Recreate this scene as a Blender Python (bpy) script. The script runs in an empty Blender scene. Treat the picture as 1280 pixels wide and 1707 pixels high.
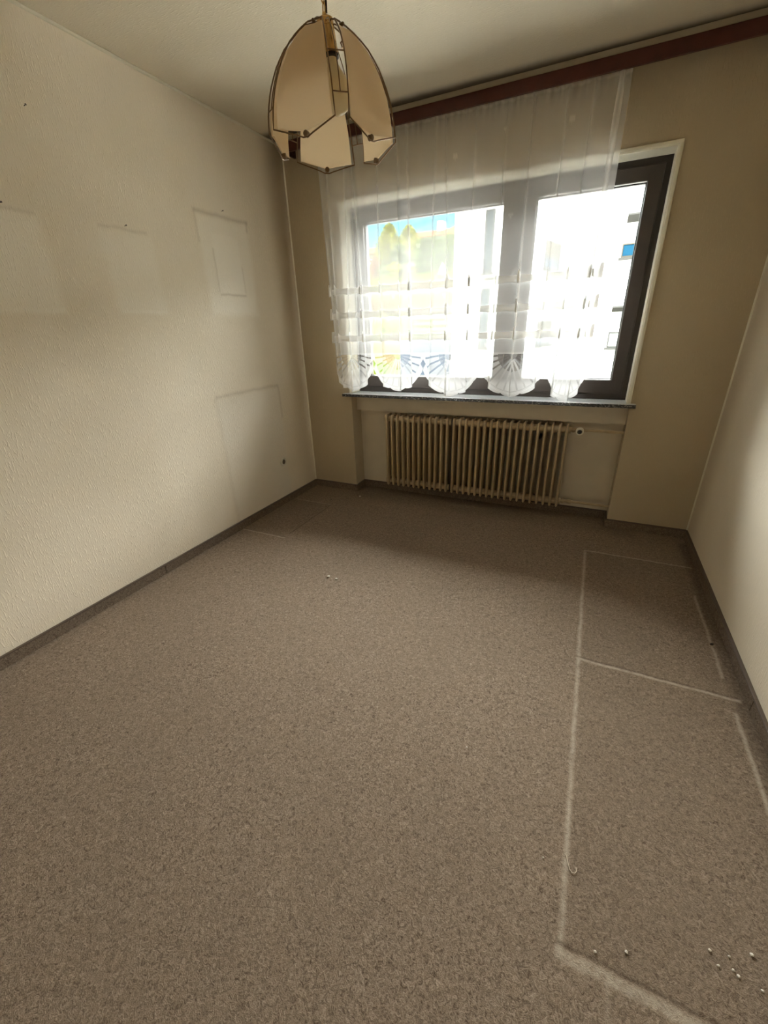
import bpy, bmesh, math, random
import numpy as np
from mathutils import Vector, Matrix

random.seed(7)
R = math.radians
PI = math.pi
sc = bpy.context.scene
COL = sc.collection

# ------------------------------------------------------------------ camera
cam_d = bpy.data.cameras.new('camera')
cam = bpy.data.objects.new('camera', cam_d)
COL.objects.link(cam)
cam_d.sensor_fit = 'VERTICAL'
cam_d.sensor_height = 24.0
cam_d.lens = 690.89 / 1707.0 * 24.0
cam_d.clip_start = 0.02
cam_d.clip_end = 500
rt = Vector((0.90409103, 0.42615103, -0.03185444))
up = Vector((-0.14772615, 0.38160939, 0.91244247))
fw = Vector((-0.40099425, 0.82022532, -0.40796328))
M = Matrix((rt, up, -fw)).transposed().to_4x4()
M.translation = Vector((2.17356, -3.02497, 1.33553))
cam.matrix_world = M
sc.camera = cam

# ------------------------------------------------------------------ world, sun, exposure
SKY_LOW = 0.024
SKY_FILL = 4.5
world = bpy.data.worlds.new('world')
sc.world = world
world.use_nodes = True
wn = world.node_tree.nodes
wl = world.node_tree.links
sky = wn.new('ShaderNodeTexSky')
sky.sky_type = 'NISHITA'
sky.sun_disc = False
sky.sun_elevation = R(46)
sky.sun_rotation = R(215)
sky.air_density = 1.3
sky.dust_density = 0.4
sky.ozone_density = 1.0
bg = wn['Background']
# deep blue over the horizon; above the view, added bright fill lights the room
tc = wn.new('ShaderNodeTexCoord')
sx_ = wn.new('ShaderNodeSeparateXYZ')
wl.new(tc.outputs['Generated'], sx_.inputs[0])
el = wn.new('ShaderNodeMapRange')
el.interpolation_type = 'SMOOTHSTEP'
el.inputs[1].default_value = 0.20
el.inputs[2].default_value = 0.29
wl.new(sx_.outputs[2], el.inputs[0])
cl = wn.new('ShaderNodeMix')
cl.data_type = 'RGBA'
elb = wn.new('ShaderNodeMapRange')      # the added sky fill stays on the window side only
elb.interpolation_type = 'SMOOTHSTEP'
elb.inputs[1].default_value = 0.05
elb.inputs[2].default_value = 0.40
dt = wn.new('ShaderNodeVectorMath')
dt.operation = 'DOT_PRODUCT'
dt.inputs[1].default_value = (0.36, 0.93, 0.0)
wl.new(tc.outputs['Generated'], dt.inputs[0])
wl.new(dt.outputs['Value'], elb.inputs[0])
elm = wn.new('ShaderNodeMath')
elm.operation = 'MULTIPLY'
wl.new(el.outputs[0], elm.inputs[0])
wl.new(elb.outputs[0], elm.inputs[1])
wl.new(elm.outputs[0], cl.inputs[0])
sk_ = wn.new('ShaderNodeVectorMath')
sk_.operation = 'SCALE'
wl.new(sky.outputs[0], sk_.inputs[0])
sk_.inputs['Scale'].default_value = SKY_LOW
tint = wn.new('ShaderNodeVectorMath')
tint.operation = 'MULTIPLY'
tint.inputs[1].default_value = (0.50, 1.02, 1.12)
wl.new(sk_.outputs[0], tint.inputs[0])
wl.new(tint.outputs[0], cl.inputs[6])
cl.inputs[7].default_value = (SKY_FILL, SKY_FILL*0.985, SKY_FILL*0.95, 1)
wl.new(cl.outputs[2], bg.inputs[0])
bg.inputs[1].default_value = 1.0

sun_d = bpy.data.lights.new('sun', 'SUN')
sun_d.energy = 2.5
sun_d.angle = R(0.6)
sun_d.color = (1.0, 0.95, 0.87)
sun = bpy.data.objects.new('sun', sun_d)
COL.objects.link(sun)
sun.location = (-6, -9, 14)
sun.rotation_euler = Vector((0.50, 0.70, -0.85)).to_track_quat('-Z', 'Y').to_euler()

# window portal: only guides the sampling of the sky light through the window
por_d = bpy.data.lights.new('window_portal', 'AREA')
por_d.shape = 'RECTANGLE'
por_d.size = 1.98
por_d.size_y = 1.26
por_d.cycles.is_portal = True
por = bpy.data.objects.new('window_portal', por_d)
COL.objects.link(por)
por.location = (1.42, 0.27, 1.49)
por.rotation_euler = (R(-90), 0, 0)

sc.view_settings.view_transform = 'Standard'
sc.view_settings.look = 'None'
sc.view_settings.gamma = 1.0
sc.view_settings.use_curve_mapping = False
sc.view_settings.exposure = 3.65
sc.cycles.max_bounces = 16
sc.cycles.diffuse_bounces = 12
sc.cycles.glossy_bounces = 4
sc.cycles.transmission_bounces = 8
sc.cycles.transparent_max_bounces = 24
sc.cycles.use_denoising = True
sc.cycles.sample_clamp_indirect = 12.0
sc.cycles.caustics_reflective = False
sc.cycles.caustics_refractive = False

# ------------------------------------------------------------------ materials
class NT:
    def __init__(self, name):
        self.m = bpy.data.materials.new(name)
        self.m.use_nodes = True
        self.t = self.m.node_tree
        self.n = self.t.nodes
        self.l = self.t.links
        self.p = self.n.get('Principled BSDF')
        self.out = self.n.get('Material Output')
        self._g = None

    def node(self, typ, **kw):
        x = self.n.new(typ)
        for k, v in kw.items():
            setattr(x, k, v)
        return x

    def put(self, sock, v):
        if hasattr(v, 'links') or hasattr(v, 'is_linked'):
            self.l.new(v, sock)
        else:
            sock.default_value = v

    def math(self, op, a, b=None, c=None, clamp=False):
        x = self.node('ShaderNodeMath', operation=op, use_clamp=clamp)
        self.put(x.inputs[0], a)
        if b is not None: self.put(x.inputs[1], b)
        if c is not None: self.put(x.inputs[2], c)
        return x.outputs[0]

    def pos(self):
        if self._g is None:
            g = self.node('ShaderNodeNewGeometry')
            s = self.node('ShaderNodeSeparateXYZ')
            self.l.new(g.outputs['Position'], s.inputs[0])
            self._g = (g.outputs['Position'], s.outputs[0], s.outputs[1], s.outputs[2])
        return self._g

    def mapr(self, v, a, b, c=0.0, d=1.0, smooth=True):
        x = self.node('ShaderNodeMapRange')
        if smooth: x.interpolation_type = 'SMOOTHSTEP'
        self.put(x.inputs[0], v)
        for i, q in zip((1, 2, 3, 4), (a, b, c, d)):
            self.put(x.inputs[i], q)
        return x.outputs[0]

    def noise(self, scale, detail=3, rough=0.55, stretch=(1, 1, 1), distort=0.0):
        mp = self.node('ShaderNodeMapping')
        mp.inputs['Scale'].default_value = stretch
        self.l.new(self.pos()[0], mp.inputs[0])
        x = self.node('ShaderNodeTexNoise')
        self.l.new(mp.outputs[0], x.inputs['Vector'])
        x.inputs['Scale'].default_value = scale
        x.inputs['Detail'].default_value = detail
        x.inputs['Roughness'].default_value = rough
        x.inputs['Distortion'].default_value = distort
        return x.outputs[0]

    def mix(self, f, a, b, mode='MIX'):
        x = self.node('ShaderNodeMix', data_type='RGBA', blend_type=mode)
        self.put(x.inputs[0], f)
        self.put(x.inputs[6], a)
        self.put(x.inputs[7], b)
        return x.outputs[2]

    def ramp(self, v, stops):
        x = self.node('ShaderNodeValToRGB')
        self.put(x.inputs[0], v)
        e = x.color_ramp.elements
        while len(e) < len(stops): e.new(0.5)
        for i, (p, c) in enumerate(stops):
            e[i].position = p
            e[i].color = tuple(c) + (1,)
        return x.outputs[0]

    def bump(self, h, strength=0.3, dist=0.01):
        x = self.node('ShaderNodeBump')
        x.inputs['Strength'].default_value = strength
        x.inputs['Distance'].default_value = dist
        self.l.new(h, x.inputs['Height'])
        self.l.new(x.outputs[0], self.p.inputs['Normal'])

    def rect_sd(self, u, v, u0, u1, v0, v1):
        a = self.math('SUBTRACT', self.math('ABSOLUTE', self.math('SUBTRACT', u, (u0+u1)/2)), (u1-u0)/2)
        b = self.math('SUBTRACT', self.math('ABSOLUTE', self.math('SUBTRACT', v, (v0+v1)/2)), (v1-v0)/2)
        return self.math('MAXIMUM', a, b)

    def rect(self, u, v, u0, u1, v0, v1, soft=0.01):
        return self.mapr(self.rect_sd(u, v, u0, u1, v0, v1), soft, -soft)


def rgb(c):
    return (c[0], c[1], c[2], 1.0)


def mat(name, c, rough=0.6, metal=0.0, spec=0.5, vary=0.0, vscale=20.0, bump=0.0, bscale=80.0):
    k = NT(name)
    k.p.inputs['Roughness'].default_value = rough
    k.p.inputs['Metallic'].default_value = metal
    k.p.inputs['Specular IOR Level'].default_value = spec
    if vary:
        n = k.noise(vscale, 4)
        f = k.mapr(n, 0.3, 0.7, smooth=False)
        k.l.new(k.mix(f, rgb([x*(1-vary) for x in c]), rgb([min(1, x*(1+vary)) for x in c])), k.p.inputs['Base Color'])
    else:
        k.p.inputs['Base Color'].default_value = rgb(c)
    if bump:
        k.bump(k.noise(bscale, 3), bump, 0.005)
    return k.m


def wallpaper(name, along, c0, c1, marks=None, relief=0.5, soft=False):
    """embossed bark wallpaper; along = the world axis (0 x, 1 y) that runs along the wall"""
    k = NT(name)
    _, X, Y, Z = k.pos()
    st = [1, 1, 1]
    st[along] = 4.6
    st[2] = 0.8
    st[1-along] = 1
    n1 = k.noise(37, 2, 0.5, tuple(st), 0.35)
    ridge = k.mapr(n1, 0.54, 0.66)
    n2 = k.noise(150, 2, 0.6)
    n3 = k.noise(1.7, 3, 0.5)
    col = k.mix(k.mapr(n3, 0.35, 0.65), rgb(c0), rgb(c1))
    col = k.mix(k.math('MULTIPLY', ridge, 0.12), col, rgb([min(1, x*1.2) for x in c1]))
    if marks:
        col = marks(k, col)
    k.l.new(col, k.p.inputs['Base Color'])
    k.p.inputs['Roughness'].default_value = 0.75
    k.p.inputs['Specular IOR Level'].default_value = 0.25
    h = k.math('ADD', k.math('MULTIPLY', ridge, 1.0), k.math('MULTIPLY', n2, 0.35))
    k.bump(h, relief, 0.004)
    return k.m


CREAM0 = (0.785, 0.71, 0.575)
CREAM1 = (0.83, 0.755, 0.625)
DIRT = (0.30, 0.225, 0.135)
PALE = (0.91, 0.87, 0.77)


def left_marks(k, col):
    _, X, Y, Z = k.pos()
    wob = k.math('MULTIPLY', k.math('SUBTRACT', k.noise(9, 3), 0.5), 0.02)
    Yw = k.math('ADD', Y, wob)
    Zw = k.math('ADD', Z, wob)

    def area(u0, u1, v0, v1, amt, soft=0.03, c=PALE):
        nonlocal col
        col = k.mix(k.math('MULTIPLY', k.rect(Yw, Zw, u0, u1, v0, v1, soft), amt), col, rgb(c))

    def line(u0, u1, v0, v1, amt, soft=0.009, c=DIRT):
        area(u0, u1, v0, v1, amt, soft, c)
    # ghost of the picture nearest the window: pale field, dirty top edge, inner frame line
    area(-0.895, -0.475, 1.435, 1.965, 0.48)
    area(-0.885, -0.490, 1.435, 1.56, 0.25)
    line(-0.905, -0.470, 1.972, 1.984, 0.42, 0.016)
    line(-0.910, -0.898, 1.82, 1.98, 0.22, 0.012)
    line(-0.482, -0.472, 1.93, 1.98, 0.35, 0.012)
    area(-0.80, -0.58, 1.565, 1.88, 0.4, 0.012)
    line(-0.80, -0.575, 1.549, 1.557, 0.40)
    line(-0.808, -0.801, 1.57, 1.80, 0.28)
    line(-0.578, -0.571, 1.57, 1.72, 0.22)
    # middle ghost
    area(-1.505, -1.225, 1.445, 1.80, 0.34)
    line(-1.50, -1.25, 1.807, 1.816, 0.25, 0.010)
    area(-1.49, -1.225, 1.440, 1.455, 0.35, 0.008)
    # ghost at the left edge
    area(-2.20, -1.760, 1.445, 1.80, 0.52)
    line(-2.20, -1.77, 1.805, 1.813, 0.22, 0.010)
    area(-2.20, -1.76, 1.436, 1.458, 0.42, 0.010)
    # outline of a piece of furniture in the corner
    area(-1.0, -0.375, 0.0, 0.94, 0.30, 0.03, (0.76, 0.73, 0.66))
    line(-1.0, -0.375, 0.945, 0.957, 0.36, 0.018)
    line(-1.02, -0.995, 0.0, 0.94, 0.12, 0.022)
    line(-0.375, -0.36, 0.70, 0.95, 0.25, 0.014)
    # corner shade painted in as a brown strip beside the window wall
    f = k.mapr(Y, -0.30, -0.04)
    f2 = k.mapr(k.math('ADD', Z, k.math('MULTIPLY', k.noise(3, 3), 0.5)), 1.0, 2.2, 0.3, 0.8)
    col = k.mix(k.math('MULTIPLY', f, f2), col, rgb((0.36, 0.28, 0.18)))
    return col


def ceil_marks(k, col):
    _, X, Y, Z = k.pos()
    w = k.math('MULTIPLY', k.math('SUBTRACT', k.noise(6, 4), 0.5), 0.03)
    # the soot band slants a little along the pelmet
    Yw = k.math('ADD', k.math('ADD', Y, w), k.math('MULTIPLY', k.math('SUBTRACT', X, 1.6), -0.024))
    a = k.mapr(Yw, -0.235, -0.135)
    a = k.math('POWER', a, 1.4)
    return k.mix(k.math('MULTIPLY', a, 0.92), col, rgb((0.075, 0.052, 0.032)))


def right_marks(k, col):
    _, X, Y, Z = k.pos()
    f = k.mapr(Y, -0.30, -0.04)  # corner shade painted into the paper, as on the left wall
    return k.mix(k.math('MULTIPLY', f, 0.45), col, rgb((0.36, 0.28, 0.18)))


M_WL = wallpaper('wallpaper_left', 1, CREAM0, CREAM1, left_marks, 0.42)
M_WR = wallpaper('wallpaper_right', 1, CREAM0, CREAM1, right_marks, 0.35)
M_WF = wallpaper('wallpaper_window_shaded', 0, (0.49, 0.415, 0.29), (0.525, 0.445, 0.315), None, 0.3)  # same cream paper, with the shade of this wall painted in
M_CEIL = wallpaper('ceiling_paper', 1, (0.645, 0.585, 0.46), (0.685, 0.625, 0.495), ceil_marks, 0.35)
M_NICHE = mat('niche_paint', (0.66, 0.60, 0.49), 0.55, vary=0.05, vscale=6, bump=0.1)
M_TRIM = mat('trim_cream', (0.74, 0.70, 0.57), 0.5, vary=0.04)


def carpet(name, marks=True, dark=1.0):
    k = NT(name)
    _, X, Y, Z = k.pos()
    a = k.noise(95, 4, 0.66, (1, 1, 1), 1.6)
    b = k.noise(420, 2, 0.6)
    c = k.noise(2.2, 3, 0.55)
    s = k.math('ADD', k.math('MULTIPLY', a, 0.72), k.math('MULTIPLY', b, 0.28))
    D = dark
    col = k.ramp(s, [(0.35, (0.085*D, 0.058*D, 0.039*D)), (0.46, (0.215*D, 0.162*D, 0.120*D)),
                     (0.54, (0.300*D, 0.234*D, 0.178*D)), (0.66, (0.44*D, 0.356*D, 0.280*D))])
    col = k.mix(k.mapr(c, 0.3, 0.7, 0.0, 0.25), col, rgb((0.22*D, 0.17*D, 0.125*D)))
    if marks:
        wob = k.math('MULTIPLY', k.math('SUBTRACT', k.noise(14, 3), 0.5), 0.012)
        Xw = k.math('ADD', X, wob)
        Yw = k.math('ADD', Y, wob)
        brk = k.mapr(k.noise(60, 3), 0.25, 0.6, 0.35, 1.0)
        LIGHT = (0.56, 0.49, 0.40)
        DARK = (0.085, 0.06, 0.04)

        def area(u0, u1, v0, v1, amt, soft, cc):
            nonlocal col
            f = k.math('MULTIPLY', k.rect(Xw, Yw, u0, u1, v0, v1, soft), amt)
            col = k.mix(k.math('MULTIPLY', f, brk), col, rgb(cc))
        # prints of the wardrobe along the right wall
        area(2.32, 2.83, -2.44, -0.42, 0.16, 0.02, DARK)
        area(2.845, 2.90, -2.6, -0.1, 0.55, 0.02, DARK)
        area(2.302, 2.314, -2.45, -0.42, 0.62, 0.008, LIGHT)
        area(2.305, 2.87, -0.421, -0.411, 0.65, 0.006, LIGHT)
        area(2.30, 2.87, -1.446, -1.434, 0.65, 0.006, LIGHT)
        area(2.30, 2.85, -1.432, -1.424, 0.5, 0.004, DARK)
        area(2.30, 2.75, -2.466, -2.442, 0.55, 0.007, LIGHT)
        area(2.30, 2.75, -2.438, -2.430, 0.6, 0.004, DARK)
        area(2.832, 2.842, -1.33, -0.72, 0.55, 0.006, LIGHT)
        area(2.832, 2.844, -2.2, -1.51, 0.6, 0.006, LIGHT)
        area(2.40, 2.41, -2.75, -2.46, 0.25, 0.008, LIGHT)
        # print of a small cupboard in the left corner
        area(0.02, 0.385, -0.99, -0.365, 0.18, 0.02, DARK)
        area(0.01, 0.395, -1.002, -0.992, 0.6, 0.006, LIGHT)
        area(0.04, 0.39, -0.365, -0.358, 0.5, 0.006, LIGHT)
        area(0.385, 0.394, -0.93, -0.36, 0.6, 0.006, DARK)
        # carpet darker in front of and under the radiator
        area(0.45, 2.6, -0.12, 0.2, 0.3, 0.08, DARK)
    k.l.new(col, k.p.inputs['Base Color'])
    k.p.inputs['Roughness'].default_value = 0.95
    k.p.inputs['Specular IOR Level'].default_value = 0.1
    k.bump(s, 0.6, 0.006)
    return k.m


M_CARPET = carpet('carpet_floor')
M_SKIRT = carpet('carpet_skirting', False, 0.72)
M_SKIRTTOP = mat('skirting_top_strip', (0.10, 0.07, 0.05), 0.5)
M_WOOD = mat('mahogany', (0.085, 0.018, 0.012), 0.4, vary=0.25, vscale=12)
M_FRAME = mat('window_frame_brown', (0.038, 0.028, 0.023), 0.42, vary=0.1)
M_GASKET = mat('window_gasket', (0.012, 0.011, 0.011), 0.6)
M_RAD = mat('radiator_enamel', (0.47, 0.37, 0.235), 0.38, vary=0.1, vscale=40)
M_RADDARK = mat('radiator_grime', (0.035, 0.025, 0.017), 0.8)
M_BRASS = mat('brass', (0.62, 0.40, 0.16), 0.25, metal=1.0, vary=0.1)
M_WIRE = mat('antique_brass_wire', (0.20, 0.125, 0.065), 0.35, metal=0.85)
M_CLIP = mat('clip_bronze', (0.22, 0.14, 0.075), 0.35, metal=0.7)
M_DARK = mat('dark_plastic', (0.015, 0.013, 0.012), 0.5)
M_WHITE = mat('white_plastic', (0.74, 0.70, 0.60), 0.35)
M_CRUMB = mat('plaster_crumb', (0.75, 0.70, 0.62), 0.9, bump=0.4)
M_DCRUMB = mat('dark_crumb', (0.05, 0.035, 0.025), 0.9, bump=0.4)
M_THREAD = mat('thread', (0.66, 0.58, 0.47), 0.9)
M_STEEL = mat('nail_steel', (0.12, 0.10, 0.085), 0.4, metal=0.8)


def sill_mat():  # stone lightened: the top's sky reflection is put into the colour
    k = NT('agglomerate_marble')
    n = k.noise(140, 5, 0.7)
    col = k.ramp(n, [(0.33, (0.16, 0.16, 0.17)), (0.43, (0.45, 0.46, 0.48)), (0.6, (0.58, 0.59, 0.61)), (0.72, (0.8, 0.8, 0.8))])
    k.l.new(col, k.p.inputs['Base Color'])
    k.p.inputs['Roughness'].default_value = 0.32
    return k.m


M_SILL = sill_mat()
M_RAIL = mat('rail_plate', (0.42, 0.37, 0.28), 0.6, vary=0.05)


def edge_mat():  # same stone as the sill, its front shade painted dark
    k = NT('shaded_stone_edge')
    n = k.noise(70, 4, 0.65, (1, 1, 2.5))
    k.l.new(k.ramp(n, [(0.3, (0.02, 0.02, 0.022)), (0.56, (0.05, 0.052, 0.055)), (0.64, (0.5, 0.5, 0.48))]), k.p.inputs['Base Color'])
    k.p.inputs['Roughness'].default_value = 0.5
    return k.m


M_SILLEDGE = edge_mat()


def glass_mat():
    k = NT('window_glass')
    k.n.remove(k.p)
    tr = k.node('ShaderNodeBsdfTransparent')
    tr.inputs[0].default_value = (0.95, 0.97, 0.96, 1)
    gl = k.node('ShaderNodeBsdfGlossy')
    gl.inputs['Roughness'].default_value = 0.02
    fr = k.node('ShaderNodeFresnel')
    fr.inputs[0].default_value = 1.35
    mx = k.node('ShaderNodeMixShader')
    k.l.new(fr.outputs[0], mx.inputs[0])
    k.l.new(tr.outputs[0], mx.inputs[1])
    k.l.new(gl.outputs[0], mx.inputs[2])
    k.l.new(mx.outputs[0], k.out.inputs[0])
    return k.m


M_GLASS = glass_mat()


def sheer_mat(name, through=0.17):
    """sheer voile: the 'thread' attribute of the mesh is the share of threads per area"""
    k = NT(name)
    k.n.remove(k.p)
    at = k.node('ShaderNodeAttribute', attribute_name='thread')
    tr = k.node('ShaderNodeBsdfTransparent')
    df = k.node('ShaderNodeBsdfDiffuse')
    tl = k.node('ShaderNodeBsdfTranslucent')
    df.inputs[0].default_value = (0.89, 0.89, 0.885, 1)
    tl.inputs[0].default_value = (0.87, 0.885, 0.91, 1)
    m1 = k.node('ShaderNodeMixShader')
    m1.inputs[0].default_value = through
    k.l.new(df.outputs[0], m1.inputs[1])
    k.l.new(tl.outputs[0], m1.inputs[2])
    m2 = k.node('ShaderNodeMixShader')
    k.l.new(at.outputs['Fac'], m2.inputs[0])
    k.l.new(tr.outputs[0], m2.inputs[1])
    k.l.new(m1.outputs[0], m2.inputs[2])
    k.l.new(m2.outputs[0], k.out.inputs[0])
    return k.m


M_SHEER = sheer_mat('sheer_voile')
M_RUFFLE = sheer_mat('ruffled_voile', 0.06)


def shade_glass():
    k = NT('frosted_beige_glass')
    n = k.noise(7, 2)
    c = k.mix(n, rgb((0.84, 0.69, 0.49)), rgb((0.88, 0.74, 0.55)))
    df = k.node('ShaderNodeBsdfDiffuse')
    tl = k.node('ShaderNodeBsdfTranslucent')
    k.l.new(c, df.inputs[0])
    tl.inputs[0].default_value = (0.98, 0.88, 0.72, 1)
    mx = k.node('ShaderNodeMixShader')
    mx.inputs[0].default_value = 0.74
    k.l.new(df.outputs[0], mx.inputs[1])
    k.l.new(tl.outputs[0], mx.inputs[2])
    gl = k.node('ShaderNodeBsdfGlossy')
    gl.inputs['Roughness'].default_value = 0.25
    m2 = k.node('ShaderNodeMixShader')
    m2.inputs[0].default_value = 0.06
    k.l.new(mx.outputs[0], m2.inputs[1])
    k.l.new(gl.outputs[0], m2.inputs[2])
    k.l.new(m2.outputs[0], k.out.inputs[0])
    k.n.remove(k.p)
    return k.m


M_SHADE = shade_glass()


def bulb_mat():
    k = NT('opal_bulb')
    k.p.inputs['Base Color'].default_value = (0.80, 0.72, 0.50, 1)
    k.p.inputs['Roughness'].default_value = 0.3
    return k.m


M_BULB = bulb_mat()
# outside (matt)
M_FACADE = mat('white_render', (0.76, 0.75, 0.73), 0.9, spec=0.0, vary=0.03, vscale=2)
M_FSILL = mat('grey_sill', (0.075, 0.073, 0.07), 0.7, spec=0.0)
M_SHUTTER = mat('beige_shutter', (0.10, 0.088, 0.07), 0.7, spec=0.0)
M_PANE = mat('reflecting_pane', (0.05, 0.07, 0.11), 0.2, spec=0.3)
M_BLUEPANE = mat('blue_blind', (0.012, 0.055, 0.10), 0.5, spec=0.0)
M_STRIP = mat('stair_glazing', (0.04, 0.048, 0.053), 0.3, spec=0.3)
M_ROOF = mat('orange_tiles', (0.11, 0.047, 0.026), 0.9, spec=0.0, vary=0.2, vscale=4)
M_LEAF1 = mat('yellow_green_leaves', (0.21, 0.21, 0.018), 0.8, spec=0.0, vary=0.35, vscale=1.5)
M_LEAF2 = mat('dark_green_leaves', (0.10, 0.135, 0.035), 0.8, spec=0.0, vary=0.35, vscale=1.5)
M_LEAF3 = mat('orange_leaves', (0.2, 0.1, 0.04), 0.8, spec=0.0, vary=0.3, vscale=2)
M_BARK = mat('bark', (0.035, 0.025, 0.018), 0.9, spec=0.0, vary=0.2)
M_STONE = mat('tan_stone', (0.075, 0.050, 0.018), 0.9, spec=0.0, vary=0.3, vscale=1.2)
M_PLANK = mat('pale_planks', (0.13, 0.10, 0.075), 0.8, spec=0.0, vary=0.1)
M_PALEBLUE = mat('pale_blue_render', (0.035, 0.045, 0.064), 0.8, spec=0.0, vary=0.06)
M_CANVAS = mat('white_canvas', (0.4, 0.4, 0.39), 0.9, spec=0.0)


def garden_mat():
    k = NT('garden_ground')
    _, X, Y, Z = k.pos()
    n = k.mapr(k.noise(0.35, 5, 0.6), 0.42, 0.55)
    g = k.mix(k.noise(6, 4), rgb((0.026, 0.050, 0.003)), rgb((0.038, 0.052, 0.005)))
    e = k.mix(k.noise(3, 4), rgb((0.044, 0.032, 0.011)), rgb((0.060, 0.044, 0.017)))
    bounce_pave = k.mix(k.noise(0.8, 3), rgb((0.68, 0.66, 0.62)), rgb((0.76, 0.74, 0.70)))  # ground out of view, made pale to bounce light into the room
    k.l.new(k.mix(k.mapr(Y, 16.5, 18.5), bounce_pave, k.mix(n, e, g)), k.p.inputs['Base Color'])
    k.p.inputs['Roughness'].default_value = 0.95
    k.p.inputs['Specular IOR Level'].default_value = 0.0
    return k.m


M_GARDEN = garden_mat()

# ------------------------------------------------------------------ mesh helpers


class MB:
    """collects shapes that become ONE mesh object"""
    def __init__(self):
        self.b = bmesh.new()

    def box(self, lo, hi, bev=0.0, seg=2, mtx=None):
        lo, hi = Vector(lo), Vector(hi)
        r = bmesh.ops.create_cube(self.b, size=1.0)
        vs = r['verts']
        s = hi - lo
        bmesh.ops.scale(self.b, vec=s, verts=vs)
        bmesh.ops.translate(self.b, vec=(lo+hi)/2, verts=vs)
        if bev:
            es = list({e for v in vs for e in v.link_edges})
            r2 = bmesh.ops.bevel(self.b, geom=es, offset=bev, segments=seg, affect='EDGES', profile=0.5)
            vs = list({v for f in r2['faces'] for v in f.verts} | {v for v in vs if v.is_valid})
        if mtx is not None:
            bmesh.ops.transform(self.b, matrix=mtx, verts=[v for v in vs if v.is_valid])
        return self

    def quad(self, pts):
        self.b.faces.new([self.b.verts.new(p) for p in pts])
        return self

    def tube(self, pts, r, n=8, closed=False):
        pts = [Vector(p) for p in pts]
        m = len(pts)
        rs = r if isinstance(r, (list, tuple)) else [r]*m
        rings = []
        prev = None
        for i, p in enumerate(pts):
            if closed:
                t = pts[(i+1) % m] - pts[i-1]
            else:
                t = pts[min(i+1, m-1)] - pts[max(i-1, 0)]
            if t.length < 1e-9: t = Vector((0, 0, 1))
            t.normalize()
            if prev is None:
                a = Vector((0, 0, 1)) if abs(t.z) < 0.9 else Vector((1, 0, 0))
                u = t.cross(a).normalized()
            else:
                u = prev - t*prev.dot(t)
                if u.length < 1e-6: u = t.orthogonal()
                u.normalize()
            prev = u
            w = t.cross(u)
            rings.append([self.b.verts.new(p + rs[i]*(math.cos(2*PI*j/n)*u + math.sin(2*PI*j/n)*w)) for j in range(n)])
        for i in range(m if closed else m-1):
            A, B = rings[i], rings[(i+1) % m]
            for j in range(n):
                self.b.faces.new((A[j], A[(j+1) % n], B[(j+1) % n], B[j]))
        if not closed:
            self.b.faces.new(rings[0][::-1])
            self.b.faces.new(rings[-1])
        return self

    def lathe(self, prof, n=24, mtx=None):
        rings = []
        mtx = mtx or Matrix()
        for (r, z) in prof:
            if r < 1e-6:
                rings.append([self.b.verts.new(mtx @ Vector((0, 0, z)))])
            else:
                rings.append([self.b.verts.new(mtx @ Vector((r*math.cos(2*PI*j/n), r*math.sin(2*PI*j/n), z))) for j in range(n)])
        for A, B in zip(rings, rings[1:]):
            for j in range(n):
                a0, a1 = A[j % len(A)], A[(j+1) % len(A)]
                b0, b1 = B[j % len(B)], B[(j+1) % len(B)]
                vs = []
                for v in (a0, a1, b1, b0):
                    if v not in vs: vs.append(v)
                if len(vs) > 2: self.b.faces.new(vs)
        for rg, flip in ((rings[0], True), (rings[-1], False)):
            if len(rg) > 2: self.b.faces.new(rg[::-1] if flip else rg)
        return self

    def build(self, name, m, parent=None, smooth=False):
        bmesh.ops.recalc_face_normals(self.b, faces=self.b.faces[:])
        me = bpy.data.meshes.new(name)
        self.b.to_mesh(me)
        self.b.free()
        if smooth:
            me.polygons.foreach_set('use_smooth', [True]*len(me.polygons))
            me.set_sharp_from_angle(angle=R(40))
        me.materials.append(m)
        o = bpy.data.objects.new(name, me)
        COL.objects.link(o)
        if parent is not None: o.parent = parent
        return o


def tag(o, label=None, cat=None, group=None, kind=None):
    if label: o['label'] = label
    if cat: o['category'] = cat
    if group: o['group'] = group
    if kind: o['kind'] = kind
    return o


def empty(name, label=None, cat=None, loc=(0, 0, 0), group=None, kind=None):
    o = bpy.data.objects.new(name, None)
    o.empty_display_size = 0.1
    COL.objects.link(o)
    o.location = loc
    bpy.context.view_layer.update()
    return tag(o, label, cat, group, kind)


def struct(name, mb, m, label=None, cat=None):
    o = mb.build(name, m)
    return tag(o, label, cat, kind='structure')


# ------------------------------------------------------------------ room shell
W = 2.898
H = 2.5
YB = -3.70          # rear wall
T = 0.25            # wall thickness
OX0, OX1, OZ0, OZ1 = 0.435, 2.412, 0.848, 2.125   # window opening
NX0, NX1, NY = 0.435, 2.428, 0.15                 # radiator niche
CD = 0.07           # window front face depth (y of the sash faces is set below)

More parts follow.
